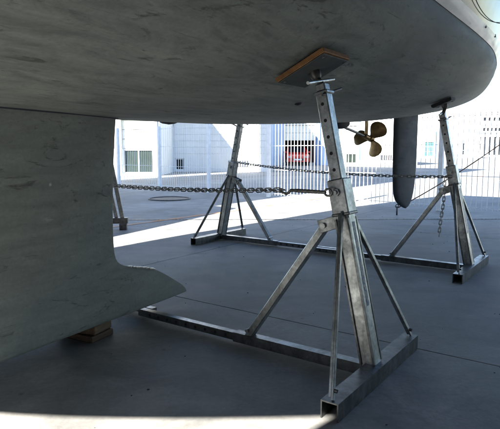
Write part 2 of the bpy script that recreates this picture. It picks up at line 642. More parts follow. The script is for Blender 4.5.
# ------------------------------------------------------------------ sailboat
ZWL = 2.10
ZK = [(-6.6, 3.78), (-6.2, 3.42), (-5.6, 2.86), (-5.1, 2.55), (-4.5, 2.10), (-4.0, 1.84), (-3.4, 1.60), (-2.5, 1.47), (-1, 1.415), (0.3, 1.41), (1.2, 1.425), (2.2, 1.468), (3.4, 1.535), (4.9, 1.672), (6.0, 1.815), (7.0, 1.985), (7.5, 2.09)]
BW = [(-6.6, 0.02), (-5.2, 0.02), (-4.55, 0.03), (-4.1, 0.50), (-3.64, 1.08), (-3.2, 1.44), (-2.5, 1.67), (-1.5, 1.735), (-0.5, 1.745), (0.8, 1.74), (2.0, 1.73), (2.7, 1.69), (3.4, 1.585), (4.0, 1.46), (5.0, 1.20), (6.0, 0.90), (7.0, 0.58), (7.5, 0.42)]
BD = [(-6.62, 0.03), (-6.5, 0.08), (-6.2, 0.46), (-5.86, 1.12), (-5.66, 1.62), (-5.53, 2.02), (-5.36, 2.26), (-5.1, 2.34), (-4.7, 2.36), (-4.0, 2.37), (-3, 2.37), (-1.8, 2.35), (-0.5, 2.26), (0.8, 2.16), (2.0, 2.08), (3.4, 1.93), (5.0, 1.66), (6.0, 1.45), (7.0, 1.22), (7.5, 1.10)]

ZK, BW, BD = ([(x + (0.10 if x < -3.0 else 0.0), v_) for x, v_ in tab_] for tab_ in (ZK, BW, BD))  # unseen bow outline is shaped and shifted to place the shadow's front edge


def sheer(x):
    return 3.22 + 0.012 * (x - 1.5) ** 2 * (1.0 if x < 1.5 else 0.25)


def zwl(x):
    return min(sheer(x) - 0.02, max(ZWL, interp(ZK, x) + 0.002))


def sect(x, u):
    """bottom section: u in -1..1, returns (y, z)"""
    zk, b = interp(ZK, x), max(0.001, interp(BW, x))
    zw = zwl(x)
    ph = abs(u) * math.pi / 2
    y = b * math.sin(ph)
    z = zk + (zw - zk) * (1 - math.cos(ph))
    return math.copysign(y, u) if u else 0.0, z


def hull_z(x, y):
    zk, b = interp(ZK, x), interp(BW, x)
    s = min(1.0, abs(y) / b)
    return zk + (ZWL - zk) * (1 - math.sqrt(max(0, 1 - s * s)))


boat = thing('sailboat', 'large sailboat hull with grey antifouled bottom propped on steel stands', 'sailboat', ORG, BROT)


def loft(rows, closed_ends=False):
    bm = bmesh.new()
    V = [[bm.verts.new(p) for p in r] for r in rows]
    for i in range(len(V) - 1):
        for j in range(len(V[0]) - 1):
            bm.faces.new((V[i][j], V[i][j + 1], V[i + 1][j + 1], V[i + 1][j]))
    return bm, V


XS = [-6.5 + 14.0 * k / 120 for k in range(121)]
rows = []
for x in XS:
    r = []
    for k in range(-24, 25):
        y, z = sect(x, k / 24)
        # fairness ripples of a hand-rolled bottom, millimetres
        z += 0.0025 * mnoise.noise(Vector((x * 1.3, y * 1.9, 0))) * (1 - abs(k / 24)) 
        r.append((x, y, z))
    rows.append(r)
bm, V = loft(rows)
bm.faces.new(V[-1])
obj('hull_bottom', bm, M['bottom'], boat, True, 40)


def top_y(x, f):
    b, d = interp(BW, x), interp(BD, x)
    return b + (d - b) * (f ** 0.75)


FB = (2.17 - ZWL) / (3.22 - ZWL)
for s in (-1, 1):
    rows = []
    for x in XS:
        zs = sheer(x)
        rows.append([(x, s * (top_y(x, FB * k / 3) + 0.004), zwl(x) - 0.008 + (0.008 + (zs - zwl(x)) * FB) * k / 3) for k in range(4)])
    bm, V = loft(rows)
    obj('boot_stripe', bm, M['white_stripe'], boat, True)
    rows = []
    for x in XS:
        zs = sheer(x)
        rows.append([(x, s * top_y(x, FB + (1 - FB) * k / 10), zwl(x) + (zs - zwl(x)) * (FB + (1 - FB) * k / 10)) for k in range(11)])
    bm, V = loft(rows)
    obj('topside', bm, M['navy'], boat, True)
# deck, bow and transom
rows = []
for x in XS:
    d = interp(BD, x)
    rows.append([(x, d * (k / 6), sheer(x) + 0.06 * (1 - (k / 6) ** 2)) for k in range(-6, 7)])
bm, V = loft(rows)
obj('deck', bm, M['deck'], boat, True)
for nm, x in (('transom', XS[-1]), ('stem', XS[0])):
    bm = bmesh.new()
    pr = [(x, top_y(x, k / 8), zwl(x) + (sheer(x) - zwl(x)) * k / 8) for k in range(9)]
    pts = pr + [(p[0], -p[1], p[2]) for p in reversed(pr)]
    bm.faces.new([bm.verts.new(p) for p in pts])
    obj(nm, bm, M['navy'], boat)
# coachroof
bm = bmesh.new()
rows = []
for x, hw, h in ((-3.6, 0.5, 0.0), (-3.2, 0.75, 0.24), (-1, 1.05, 0.42), (1.5, 1.1, 0.48), (1.9, 1.1, 0.40), (1.95, 1.1, 0.0)):
    z = sheer(x) + 0.03
    rows.append([(x, -hw, z), (x, -hw * 0.85, z + h), (x, 0, z + h * 1.12), (x, hw * 0.85, z + h), (x, hw, z)])
bm.free()
bm, V = loft(rows)
obj('coachroof', bm, M['deck'], boat)

# keel: fin running down into a flared bulb with a pointed tail
def keel_rows():
    rows = []
    zs = [0.100, 0.103, 0.115, 0.15, 0.19, 0.24, 0.29, 0.325, 0.35, 0.37, 0.385, 0.40, 0.42, 0.45, 0.50, 0.58, 0.70, 0.85, 1.05, 1.25, 1.40, 1.52]
    for z in zs:
        fl = 0.0
        # half thickness and trailing/leading edge by height
        if z < 0.58:
            q = max(0.0, min(1.0, (z - 0.27) / 0.31))
            q = q * q * (3 - 2 * q)
            half = 0.115 + 0.10 * (1 - q)
            if z < 0.115:
                half -= 0.022 * (0.115 - z) / 0.015
            tl = interp([(0.09, 0.43), (0.10, 0.44), (0.134, 0.435), (0.215, 0.32), (0.29, 0.20), (0.34, 0.105), (0.37, 0.015), (0.40, -0.12), (0.43, -0.215), (0.47, -0.25), (0.52, -0.264), (0.60, -0.268)], z)
        else:
            half = 0.115 + 0.02 * (z - 0.58)
            tl = -0.268 + 0.055 * max(0, (z - 0.75) / 0.7) ** 1.5
        ld_ = -2.75 + 0.1 * z + (0.0 if z > 0.58 else -0.25 * (0.58 - z))
        n = 40
        ring = []
        for k in range(n + 1):
            f = k / n                      # 0 tail .. 1 nose
            f2 = f ** 1.6
            x = tl + (ld_ - tl) * f2
            s_ = 1.0
            dist_t = (tl - x)
            if z < 0.58:
                tb_ = min(1.0, 0.02 + dist_t / 1.9) ** 0.85
                tf_ = min(1.0, 0.05 + dist_t / 0.75)
                q2 = max(0.0, min(1.0, (z - 0.36) / 0.2))
                s_ = tb_ * (1 - q2) + tf_ * (2 - tf_) * q2
            else:
                taper = min(1.0, 0.05 + dist_t / 0.75)
                s_ = taper * (2 - taper)
            dn = (x - ld_)
            nt_ = min(1.0, max(0.0, dn / 0.5))
            s_ *= math.sqrt(max(0.0, nt_ * (2 - nt_)))
            ring.append((x, half * s_, z))
        rows.append(ring)
    return rows


kr = keel_rows()
bm = bmesh.new()
n = len(kr[0])
VV = []
for r in kr:
    a = [bm.verts.new(p) for p in r]
    b = [bm.verts.new((p[0], -p[1], p[2])) for p in r]
    VV.append((a, b))
for i in range(len(VV) - 1):
    for side in (0, 1):
        A, B = VV[i][side], VV[i + 1][side]
        for k in range(n - 1):
            bm.faces.new((A[k], A[k + 1], B[k + 1], B[k]))
    bm.faces.new((VV[i][0][0], VV[i + 1][0][0], VV[i + 1][1][0], VV[i][1][0]))
    bm.faces.new((VV[i][0][-1], VV[i + 1][0][-1], VV[i + 1][1][-1], VV[i][1][-1]))
for k in range(n - 1):
    bm.faces.new((VV[0][0][k], VV[0][0][k + 1], VV[0][1][k + 1], VV[0][1][k]))
bmesh.ops.remove_doubles(bm, verts=bm.verts[:], dist=0.0004)
keel = obj('keel', bm, M['keel'], boat, True, 50)
sub = keel.modifiers.new('sub', 'SUBSURF')
sub.levels = sub.render_levels = 1
# chipped bare edge along the tail of the bulb
bm = bmesh.new()
rnd = random.Random(3)
edge = [(0.405, -0.14), (0.385, -0.06), (0.37, 0.01), (0.345, 0.095), (0.30, 0.18)]
for k in range(26):
    f = rnd.random() * 0.8
    i = min(3, int(f * 4))
    fr = f * 4 - i
    z = edge[i][0] + (edge[i + 1][0] - edge[i][0]) * fr
    x = edge[i][1] + (edge[i + 1][1] - edge[i][1]) * fr
    s_ = rnd.uniform(0.003, 0.008)
    m = Matrix.Translation((x - 0.004, -rnd.uniform(0.0, 0.016), z + 0.001)) @ Matrix.Rotation(rnd.uniform(0, 3), 4, 'Z')
    bx(bm, -s_ * 1.6, s_ * 1.6, -s_, s_, -0.004, 0.004, m)
so = obj('paint_chips', bm, M['white_stripe'], keel)
so['kind'] = 'stuff'
# narrow joint line moulding where the fin meets the hull
bm = bmesh.new()
for s in (-1, 1):
    pts = [(p[0], s * (p[1] + 0.002), interp(ZK, p[0]) + 0.0) for p in kr[-1][0:-1]]
    tubepath(bm, pts, 0.006, 6)
obj('keel_joint', bm, M['rudder'], boat, True)

# rudder
rud = link('rudder', None, boat)
rud.location = (5.33, 0, 0)
rud.rotation_euler = (0, 0, R(-9))
out = [(1.80, -0.36, 0.36), (1.55, -0.365, 0.36), (1.2, -0.36, 0.355), (0.9, -0.345, 0.345), (0.7, -0.33, 0.325), (0.55, -0.30, 0.29), (0.45, -0.24, 0.25), (0.38, -0.14, 0.20), (0.335, -0.02, 0.14), (0.315, 0.05, 0.07)]
rows = []
for z, x0, x1 in out:
    r = []
    c = x1 - x0
    tk = 0.062 * min(1.0, 0.25 + c / 0.8)
    for k in range(15):
        f = k / 14
        prof = 2.6 * (math.sqrt(f) * 0.9 - f * 0.62 - f * f * 0.28 * 1.0)
        r.append((x0 + c * f, max(0.0, prof) * tk + 0.004, z))
    rows.append(r)
rows2 = [[(p[0], p[1], p[2]) for p in r] + [(p[0], -p[1], p[2]) for p in reversed(r)] for r in rows]
rows2 = [r + [r[0]] for r in rows2]
bm, V = loft(rows2)
bm.faces.new(V[-1][:-1])
bmesh.ops.remove_doubles(bm, verts=bm.verts[:], dist=0.0005)
obj('blade', bm, M['rudder'], rud, True, 60)
bm = bmesh.new()
cyl(bm, (-0.1, 0, 1.6), (-0.1, 0, 2.0), 0.035)
obj('stock', bm, M['shaft'], rud, True, 40)

# propeller, shaft, bracket
HUB = Vector((4.02, 0, 1.345))
SH = Vector((3.15, 0, 1.475))
sd_ = (HUB - SH).normalized()
bm = bmesh.new()
cyl(bm, SH - sd_ * 0.1, HUB + sd_ * 0.02, 0.016)
obj('propeller_shaft', bm, M['shaft'], boat, True, 40)
bm = bmesh.new()
for k, (x, ry, rz) in enumerate([(2.98, .01, .01)]):
    pass
segs = 12
rows = []
for k in range(segs + 1):
    f = k / segs
    x = 2.95 + 0.36 * f
    rr = 0.075 * math.sqrt(max(0.0, 1 - (2 * f - 1) ** 2)) + 0.001
    zc = hull_z(x, 0) - 0.01
    rows.append([(x, rr * math.cos(2 * math.pi * j / 14), zc + 0.85 * rr * math.sin(2 * math.pi * j / 14)) for j in range(15)])
bm.free()
bm, V = loft(rows)
bmesh.ops.remove_doubles(bm, verts=bm.verts[:], dist=0.0005)
obj('shaft_fairing', bm, M['rubber'], boat, True)
bm = bmesh.new()
bh = HUB - sd_ * 0.16
rows = []
for z in (bh.z, bh.z + 0.1, hull_z(bh.x, 0) + 0.03):
    rows.append([(bh.x + 0.045 * math.cos(2 * math.pi * j / 12), 0.014 * math.sin(2 * math.pi * j / 12), z) for j in range(13)])
bm.free()
bm, V = loft(rows)
cyl(bm, bh - sd_ * 0.06, bh + sd_ * 0.06, 0.034)
obj('shaft_bracket', bm, M['bronze'], boat, True, 40)

prop = link('propeller', None, boat)
prop.location = HUB
prop.rotation_euler = sd_.to_track_quat('Z', 'X').to_euler()
bm = bmesh.new()
prof = [(-0.06, 0.036), (-0.03, 0.044), (0.02, 0.042), (0.05, 0.03), (0.075, 0.012), (0.085, 0.001)]
rows = [[(r_ * math.cos(2 * math.pi * j / 16), r_ * math.sin(2 * math.pi * j / 16), z) for j in range(17)] for z, r_ in prof]
bm.free()
bm, V = loft(rows)
bm.faces.new(V[0][:-1])
bmesh.ops.remove_doubles(bm, verts=bm.verts[:], dist=0.0004)
obj('hub', bm, M['bronze'], prop, True, 50)


def blade_bm():
    rows = []
    Rb = 0.245
    for i in range(13):
        f = i / 12
        r_ = 0.03 + (Rb - 0.03) * f
        wd = 0.035 + 0.095 * math.sin(min(1.0, f * 1.02) ** 0.9 * math.pi * 0.62) if f < 0.86 else 0
        fw = 0.88 * [0.045, 0.058, 0.075, 0.092, 0.107, 0.119, 0.127, 0.131, 0.129, 0.121, 0.106, 0.08, 0.03][i]
        pitch = R(62 - 34 * f)
        th = 0.010 * (1 - f) + 0.0028
        row = []
        for k in range(11):
            s = -1 + 2 * k / 10
            cx = s * fw
            row.append((r_, cx, th * math.sqrt(max(0, 1 - s * s)) + 0.008 * s * s, pitch))
        bot = [(r_, cx, 2 * 0.008 * (cx / fw) ** 2 - z_, pitch) for (r_, cx, z_, pitch) in reversed(row)]
        ring = []
        for (r0, cx, z_, p) in row + bot:
            ring.append((r0 - 0.25 * cx * cx, cx * math.cos(p - R(20)) - z_ * math.sin(p - R(20)), cx * math.sin(p - R(20)) + z_ * math.cos(p - R(20))))
        rows.append(ring + [ring[0]])
    bm, V = loft(rows)
    bm.faces.new(V[-1][:-1])
    bmesh.ops.remove_doubles(bm, verts=bm.verts[:], dist=0.0004)
    return bm


b0 = None
PROP_ANG = [277, 37, 157]
for ang in PROP_ANG:
    if b0 is None:
        b0 = obj('blade', blade_bm(), M['bronze'], prop, True, 60)
        o = b0
    else:
        o = b0.copy()
        COL.objects.link(o)
    o.rotation_euler = (0, 0, R(ang))

# skin fittings on the bottom and the side
for (x, y, r_, hh) in ((0.85, 0.55, 0.085, 0.03), (2.7, 0.95, 0.05, 0.02), (0.6, -0.9, 0.028, 0.012)):
    bm = bmesh.new()
    z = hull_z(x, y)
    rows = []
    for k in range(6):
        f = k / 5
        rows.append([(x + r_ * math.sqrt(max(0.0001, 1 - f * f)) * 1.2 * math.cos(2 * math.pi * j / 16), y + r_ * math.sqrt(max(0.0001, 1 - f * f)) * math.sin(2 * math.pi * j / 16), z + 0.012 - (hh + 0.012) * f) for j in range(17)])
    bm.free()
    bm, V = loft(rows)
    bmesh.ops.remove_doubles(bm, verts=bm.verts[:], dist=0.0003)
    obj('through_hull_fitting', bm, M['rubber'], boat, True)
for (x, f) in ((2.0, 0.055), (2.45, 0.06)):
    bm = bmesh.new()
    y = -top_y(x, f)
    z = ZWL + (sheer(x) - ZWL) * f
    cyl(bm, (x, y + 0.03, z), (x, y - 0.006, z), 0.015, 0.014, 20)
    obj('drain_outlet', bm, M['dark'], boat, True, 40)
bm = bmesh.new()
pts = []
for k in range(25):
    f = k / 24
    x = 0.5 + 2.6 * f
    z = 2.46 - 1.05 * (f - f * f)
    ff = (z - ZWL) / (sheer(x) - ZWL)
    pts.append((x, -top_y(x, max(0.0, ff)) - 0.016, z))
tubepath(bm, pts, 0.003, 6)
obj('hanging_line', bm, M['blackrope'], boat, True)

# unseen stretched copy added at the right to shade ground and block sky
boat2 = copy_tree(boat)
boat2.location = bw(-2.2, -5.2)
boat2.rotation_euler = (0, 0, BROT - R(8.5))
boat2.scale = (1.85, 1.2, 1.2)
tag(boat2, 'unseen stretched sailboat copy added at the right to shade the ground', 'sailboat', 'sailboats parked in a row')
boat3 = copy_tree(boat)
boat3.location = bw(-5.9, 4.9)
tag(boat3, 'neighbouring sailboat parked at the left, hidden behind the keel', 'sailboat', 'sailboats parked in a row')
boat4 = copy_tree(boat)  # second unseen copy, added to block low sky at the right
boat4.location = bw(-1.5, -10.9)
boat4.scale = (1.6, 1.2, 1.2)
tag(boat4, 'unseen sailboat copy added further right to block skylight', 'sailboat', 'sailboats parked in a row')
boat['group'] = 'sailboats parked in a row'

# ------------------------------------------------------------------ boat stands
def build_stand(name, label, rail_ext=1.0):
    """local frame: crossbar along X, +Y towards the hull, origin on the ground under the post"""
    t = thing(name, label, 'boat stand', group='galvanised stands propping the sailboat')
    base = Vector((0, 0.03, 0.085))
    dr = Vector((0, 0.218, 1.0)).normalized()
    # crossbar: inverted channel with open ends
    bm = bmesh.new()
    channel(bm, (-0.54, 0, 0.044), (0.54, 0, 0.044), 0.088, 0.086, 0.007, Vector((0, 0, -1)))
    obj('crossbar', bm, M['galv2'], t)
    # rail towards the keel
    bm = bmesh.new()
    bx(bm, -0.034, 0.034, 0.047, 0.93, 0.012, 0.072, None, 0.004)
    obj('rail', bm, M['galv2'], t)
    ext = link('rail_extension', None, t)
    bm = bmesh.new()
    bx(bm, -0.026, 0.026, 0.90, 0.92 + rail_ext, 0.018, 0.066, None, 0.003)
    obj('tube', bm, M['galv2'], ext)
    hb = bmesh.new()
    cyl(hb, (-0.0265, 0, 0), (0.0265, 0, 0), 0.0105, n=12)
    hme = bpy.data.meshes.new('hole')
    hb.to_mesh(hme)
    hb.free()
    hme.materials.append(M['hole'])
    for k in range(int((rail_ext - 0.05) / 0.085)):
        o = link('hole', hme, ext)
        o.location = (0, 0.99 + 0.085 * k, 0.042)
    # outer post: box tube with a proud centre web
    P = lambda d: base + dr * d
    bm = bmesh.new()
    bar(bm, P(-0.03), P(0.86), 0.086, 0.078, Vector((0, 1, 0)), 0.007)
    op = obj('outer_post', bm, M['galv'], t)
    bm = bmesh.new()
    m, L = basis(P(0.28), P(0.78), Vector((0, 1, 0)))
    m2 = m.copy()
    bx(bm, -0.013, 0.015, -0.0400, -0.0392, 0.02, 0.47, m)
    obj('printed_strip', bm, M['decal'], op)
    for sx in (-1, 1):
        for sy in (-1, 1):
            bm = bmesh.new()
            m, L = basis(P(0.0), P(0.775), Vector((0, 1, 0)))
            x0_, x1_ = sorted((sx * 0.0425, sx * 0.054))
            y0_, y1_ = sorted((sy * 0.031, sy * 0.041))
            bx(bm, x0_, x1_, y0_, y1_, 0, L, m)
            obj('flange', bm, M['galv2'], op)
    # collar
    col = link('collar', None, t)
    bm = bmesh.new()
    bar(bm, P(0.80), P(0.985), 0.104, 0.096, Vector((0, 1, 0)), 0.006)
    obj('sleeve', bm, M['galv'], col)
    bm = bmesh.new()
    bar(bm, P(0.79), P(0.806), 0.112, 0.104, Vector((0, 1, 0)), 0.004)
    obj('weld_band', bm, M['galv2'], col)
    c = P(0.915)
    perp = Vector((0, 1, -0.218)).normalized()
    bm = bmesh.new()
    cyl(bm, c + Vector((-0.078, 0, 0)), c + Vector((0.078, 0, 0)), 0.011, n=10)
    cyl(bm, c + Vector((-0.066, 0, 0)), c + Vector((-0.052, 0, 0)), 0.021, n=6)
    cyl(bm, c + Vector((0.052, 0, 0)), c + Vector((0.066, 0, 0)), 0.021, n=6)
    obj('bolt', bm, M['galv'], col, True, 40)
    # inner post with its row of holes
    ip = link('inner_post', None, t)
    bm = bmesh.new()
    bar(bm, P(0.95), P(1.445), 0.070, 0.066, Vector((0, 1, 0)), 0.006)
    obj('tube', bm, M['galv'], ip)
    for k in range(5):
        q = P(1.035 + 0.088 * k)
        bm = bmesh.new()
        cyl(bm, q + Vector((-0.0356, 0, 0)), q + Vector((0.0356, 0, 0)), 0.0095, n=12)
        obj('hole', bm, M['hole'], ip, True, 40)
    # head: nut, screw, handle
    bm = bmesh.new()
    bar(bm, P(1.440), P(1.455), 0.088, 0.084, Vector((0, 1, 0)), 0.003)
    bar(bm, P(1.456), P(1.498), 0.062, 0.058, Vector((0, 1, 0)), 0.006)
    obj('nut', bm, M['galv'], t)
    bm = bmesh.new()
    cyl(bm, P(1.41), P(1.50), 0.0165)
    obj('screw', bm, M['steel_dark'], t, True, 40)
    bm = bmesh.new()
    q = P(1.512)
    cyl(bm, q + Vector((-0.20, -0.03, -0.03)), q + Vector((0.20, 0.03, 0.035)), 0.0085)
    obj('handle', bm, M['galv'], t, True, 40)
    bm = bmesh.new()
    q = P(1.448)
    cyl(bm, q + Vector((-0.06, -0.025, -0.015)), q + Vector((0.14, -0.035, 0.035)), 0.007)
    obj('locking_pin', bm, M['steel_dark'], t, True, 40)
    # inward strut of flat channel with bolts
    st = link('strut', None, t)
    bm = bmesh.new()
    top = Vector((0, 0.305, 0.80))
    foot = Vector((0, 0.815, 0.075))
    bar(bm, foot, top, 0.042, 0.054, Vector((1, 0, 0)), 0.004, 0.02)
    obj('bar', bm, M['galv'], st)
    bm = bmesh.new()
    for s in (-1, 1):
        bm = bmesh.new()
        bar(bm, Vector((s * 0.033, 0.18, 0.84)), Vector((s * 0.033, 0.335, 0.785)), 0.07, 0.012, Vector((1, 0, 0)), 0.002)
        obj('lug', bm, M['galv'], st)
    bm = bmesh.new()
    cyl(bm, top + Vector((-0.055, 0, -0.005)), top + Vector((0.055, 0, -0.005)), 0.016, n=10)
    obj('bolt', bm, M['galv'], st, True, 40)
    bm = bmesh.new()
    cyl(bm, foot + Vector((-0.045, -0.0, 0.03)), foot + Vector((0.045, 0, 0.03)), 0.011, n=8)
    obj('bolt', bm, M['galv'], st, True, 40)
    # side braces
    for s in (-1, 1):
        br = link('brace', None, t)
        bm = bmesh.new()
        a = P(0.80) + Vector((s * 0.058, -0.012, 0))
        b = Vector((s * 0.515, -0.005, 0.10))
        bar(bm, b, a, 0.023, 0.011, Vector((0, 1, 0)), 0.002, 0.015)
        m, L = basis(b, a, Vector((0, 1, 0)))
        bx(bm, -0.0115, -0.005, 0.0055, 0.017, 0, L, m)
        obj('bar', bm, M['galv'], br)
        bm = bmesh.new()
        q = b + (a - b).normalized() * 0.03
        cyl(bm, q + Vector((0, -0.02, 0)), q + Vector((0, 0.02, 0)), 0.009, n=8)
        obj('bolt', bm, M['steel_dark'], br, True, 40)
    return t, P(1.565)


stand0, TOPL = build_stand('boat_stand', 'nearest galvanised boat stand, front right, with orange-edged plywood pad', 0.87)


def add_pad(stand, cx, cy, rot, bx_, by_, size=(0.30, 0.31), ply=True):
    """pad laid flat against the hull; (bx_,by_) boat coords of the pad centre"""
    e = 0.01
    z = hull_z(bx_, by_)
    n = Vector((-(hull_z(bx_ + e, by_) - hull_z(bx_ - e, by_)) / (2 * e), -(hull_z(bx_, by_ + e) - hull_z(bx_, by_ - e)) / (2 * e), 1)).normalized()
    xx = Vector((1, 0, 0))
    xx = (xx - n * xx.dot(n)).normalized()
    yy = n.cross(xx)
    m = Matrix((xx, yy, n)).transposed().to_4x4()
    m.translation = Vector((bx_, by_, z)) - n * 0.012
    # into the stand's local frame
    mb = Matrix.Translation(Vector((cx, cy, 0))) @ Matrix.Rotation(rot, 4, 'Z')
    ml = mb.inverted() @ m
    pad = link('pad', None, stand)
    pad.matrix_local = ml
    bm = bmesh.new()
    bx(bm, -size[0] / 2, size[0] / 2, -size[1] / 2, size[1] / 2, -0.026, 0.0, None, 0.003)
    obj('plywood', bm, M['ply'] if ply else M['rubber'], pad)
    bm = bmesh.new()
    bx(bm, -size[0] / 2 + 0.004, size[0] / 2 - 0.016, -size[1] / 2 + 0.010, size[1] / 2 - 0.008, -0.034, -0.0265, None, 0.003)
    obj('facing', bm, M['pad_facing'], pad)
    bm = bmesh.new()
    for sx in (-1, 1):
        for sy in (-1, 1):
            cyl(bm, (sx * (size[0] / 2 - 0.03), sy * (size[1] / 2 - 0.03), -0.039), (sx * (size[0] / 2 - 0.03), sy * (size[1] / 2 - 0.03), -0.03), 0.008, n=8)
    obj('screw_heads', bm, M['galv'], pad)
    bm = bmesh.new()
    rows = []
    for k in range(9):
        f = math.pi * k / 16
        rows.append([(0.033 * math.cos(f) ** 0.6 * math.cos(2 * math.pi * j / 16), 0.033 * math.cos(f) ** 0.6 * math.sin(2 * math.pi * j / 16), -0.03 - 0.05 * math.sin(f)) for j in range(17)])
    bm.free()
    bm, V = loft(rows)
    bmesh.ops.remove_doubles(bm, verts=bm.verts[:], dist=0.0004)
    obj('swivel_cup', bm, M['steel_dark'], pad, True)
    # screw end meets the swivel: extend a spindle from stand head to cup
    cup = ml @ Vector((0, 0, -0.07))
    bm = bmesh.new()
    cyl(bm, TOPL - Vector((0, 0.218, 1)).normalized() * 0.072, cup, 0.0165)
    obj('spindle', bm, M['steel_dark'], stand, True, 40)
    return pad


STANDS = [  # boat x, y of post foot, facing, pad centre
    (0.0, -1.75, 0.0, (0.0, -1.335)),
    (2.87, -1.57, 0.0, (2.87, -1.215)),
    (2.96, 1.68, math.pi, (2.96, 1.33)),
    (0.06, 1.75, math.pi, (0.06, 1.40)),
]
LABELS = [
    'nearest galvanised boat stand, front right, with orange-edged plywood pad',
    'boat stand at the right, under the stern, with a chain dangling from it',
    'boat stand in the middle distance, behind the hull and left of the propeller',
    'boat stand hidden behind the keel, at the other end of the long holed rail',
]
stands = []
for i, (x, y, rz, pc) in enumerate(STANDS):
    s = stand0 if i == 0 else copy_tree(stand0)
    s.location = bw(x, y)
    s.rotation_euler = (0, 0, BROT + rz)
    s['label'] = LABELS[i]
    stands.append((s, x, y, rz, pc))
for s, x, y, rz, pc in stands:
    if s is stand0:
        add_pad(s, x, y, rz, pc[0], pc[1])
    else:
        add_pad(s, x, y, rz, pc[0], pc[1], (0.17, 0.2), False)


# stand of the neighbouring boat at the left, a different make
nb = thing('neighbour_boat_stand', 'tall blue-grey steel stand at the left, half hidden by the keel edge', 'boat stand', (-1.93, 7.95, 0), R(8))
bm = bmesh.new()
bx(bm, -1.5, 0.08, -0.05, 0.05, 0.10, 0.185, None, 0.004)
obj('beam', bm, M['steel_dark'], nb)  # dark steel in beam, feet and posts stands in for shade
for x in (-1.42, 0.01):
    bm = bmesh.new()
    bx(bm, x - 0.055, x + 0.055, -0.06, 0.06, 0.0, 0.10, None, 0.006)
    obj('foot', bm, M['steel_dark'], nb)
bm = bmesh.new()
bar(bm, (0.0, 0, 0.185), (-0.2, 0, 1.36), 0.06, 0.06, Vector((0, 1, 0)), 0.004)
obj('post', bm, M['galv2'], nb)
bm = bmesh.new()
bar(bm, (-0.09, 0.02, 0.185), (-0.34, 0.02, 1.56), 0.05, 0.05, Vector((0, 1, 0)), 0.004)
obj('brace', bm, M['galv2'], nb)
bm = bmesh.new()
bar(bm, (-1.0, 0, 0.185), (-0.30, 0, 1.30), 0.05, 0.05, Vector((0, 1, 0)), 0.004)
obj('strut', bm, M['galv2'], nb)
bm = bmesh.new()
bar(bm, (-0.28, 0, 1.45), (-0.40, 0, 2.05), 0.045, 0.045, Vector((0, 1, 0)), 0.004)
obj('inner_post', bm, M['galv2'], nb)

# timber blocks under the keel
t = thing('keel_block', 'low brown timber chock wedged under the keel bulb', 'timber block', bw(-0.47, 0.03), BROT + R(8))
bm = bmesh.new()
bx(bm, -0.10, 0.10, -0.13, 0.16, 0.0, 0.040, None, 0.006)
obj('lower_timber', bm, M['wood'], t)
bm = bmesh.new()
bx(bm, -0.085, 0.095, -0.12, 0.155, 0.041, 0.099, Matrix.Rotation(R(6), 4, 'Z'), 0.006)
obj('upper_timber', bm, M['wood'], t)


# ------------------------------------------------------------------ chains and ropes
def chain_bm(pts_fn, length, pitch=0.032, wire=0.0037, width=0.0115):
    bm = bmesh.new()
    n = int(length / pitch)
    roll = 0.3
    for k in range(n):
        p = pts_fn((k + 0.0) / n)
        q = pts_fn((k + 1.0) / n)
        d = (q - p).normalized()
        c = (p + q) / 2
        up = Vector((0, 0, 1)) if abs(d.z) < 0.8 else Vector((1, 0, 0))
        x = up.cross(d).normalized()
        y = d.cross(x)
        a = roll + (k % 2) * math.pi / 2 + random.uniform(-0.15, 0.15)
        e = x * math.cos(a) + y * math.sin(a)
        half = pitch / 2 + wire - width * 0.55
        loop = []
        for j in range(14):
            an = 2 * math.pi * j / 14
            ex = math.cos(an) * width
            dz = math.sin(an) * width
            loop.append(c + e * ex + d * (dz + (half if math.sin(an) > 0 else -half)))
        tubepath(bm, loop, wire, 6, True)
    return bm


def sag_fn(a, b, sag):
    return lambda f: a.lerp(b, f) - Vector((0, 0, sag * 4 * f * (1 - f)))


def collar_pt(i, side, dz=0.0, dx=0.0):
    s, x, y, rz, pc = stands[i]
    sgn = 1 if rz == 0 else -1
    return bw(x + side + dx, y + sgn * (0.03 + 0.218 * 0.895 + 0.0), 0.085 + 0.895 + dz)


a, b = collar_pt(0, -0.085, 0.0), collar_pt(3, 0.085, 0.0)
d = (b - a).normalized()
ch = thing('chain', 'steel chain stretched from the nearest stand across to the keel', 'chain', a, 0, 'chains joining the stands')
fn = sag_fn(Vector((0, 0, 0)) + d * 0.32, b - a, 0.045)
bm = chain_bm(fn, (b - a).length - 0.30)
obj('links', bm, M['chain'], ch, True, 50)
bm = bmesh.new()
p = [Vector((0, 0, 0)), d * 0.06, d * 0.24]
hook = [Vector((0.02, -0.03, 0.02)), Vector((0, 0, 0)), d * 0.05]
tubepath(bm, [d * 0.05, d * 0.12, d * 0.22, d * 0.27, d * 0.30 + Vector((0, 0, -0.022)), d * 0.34 + Vector((0, 0, -0.012)), d * 0.335 + Vector((0, 0, 0.008))], [0.009, 0.011, 0.011, 0.009, 0.008, 0.007, 0.006], 10)
ringp = [d * (0.034 + 0.022 * math.cos(2 * math.pi * k / 16)) + Vector((0, 0, 0.018 * math.sin(2 * math.pi * k / 16))) for k in range(16)]
tubepath(bm, ringp, 0.006, 8, True)
obj('hook', bm, M['chain'], ch, True, 50)

a, b = collar_pt(2, 0.09, 0.06), collar_pt(1, -0.075, -0.04)
ch = thing('chain', 'steel chain strung behind the rudder between the middle and right stands', 'chain', a, 0, 'chains joining the stands')
bm = chain_bm(sag_fn(Vector((0, 0, 0)), b - a, 0.05), (b - a).length, 0.040, 0.0042, 0.013)
obj('links', bm, M['chain'], ch, True, 50)

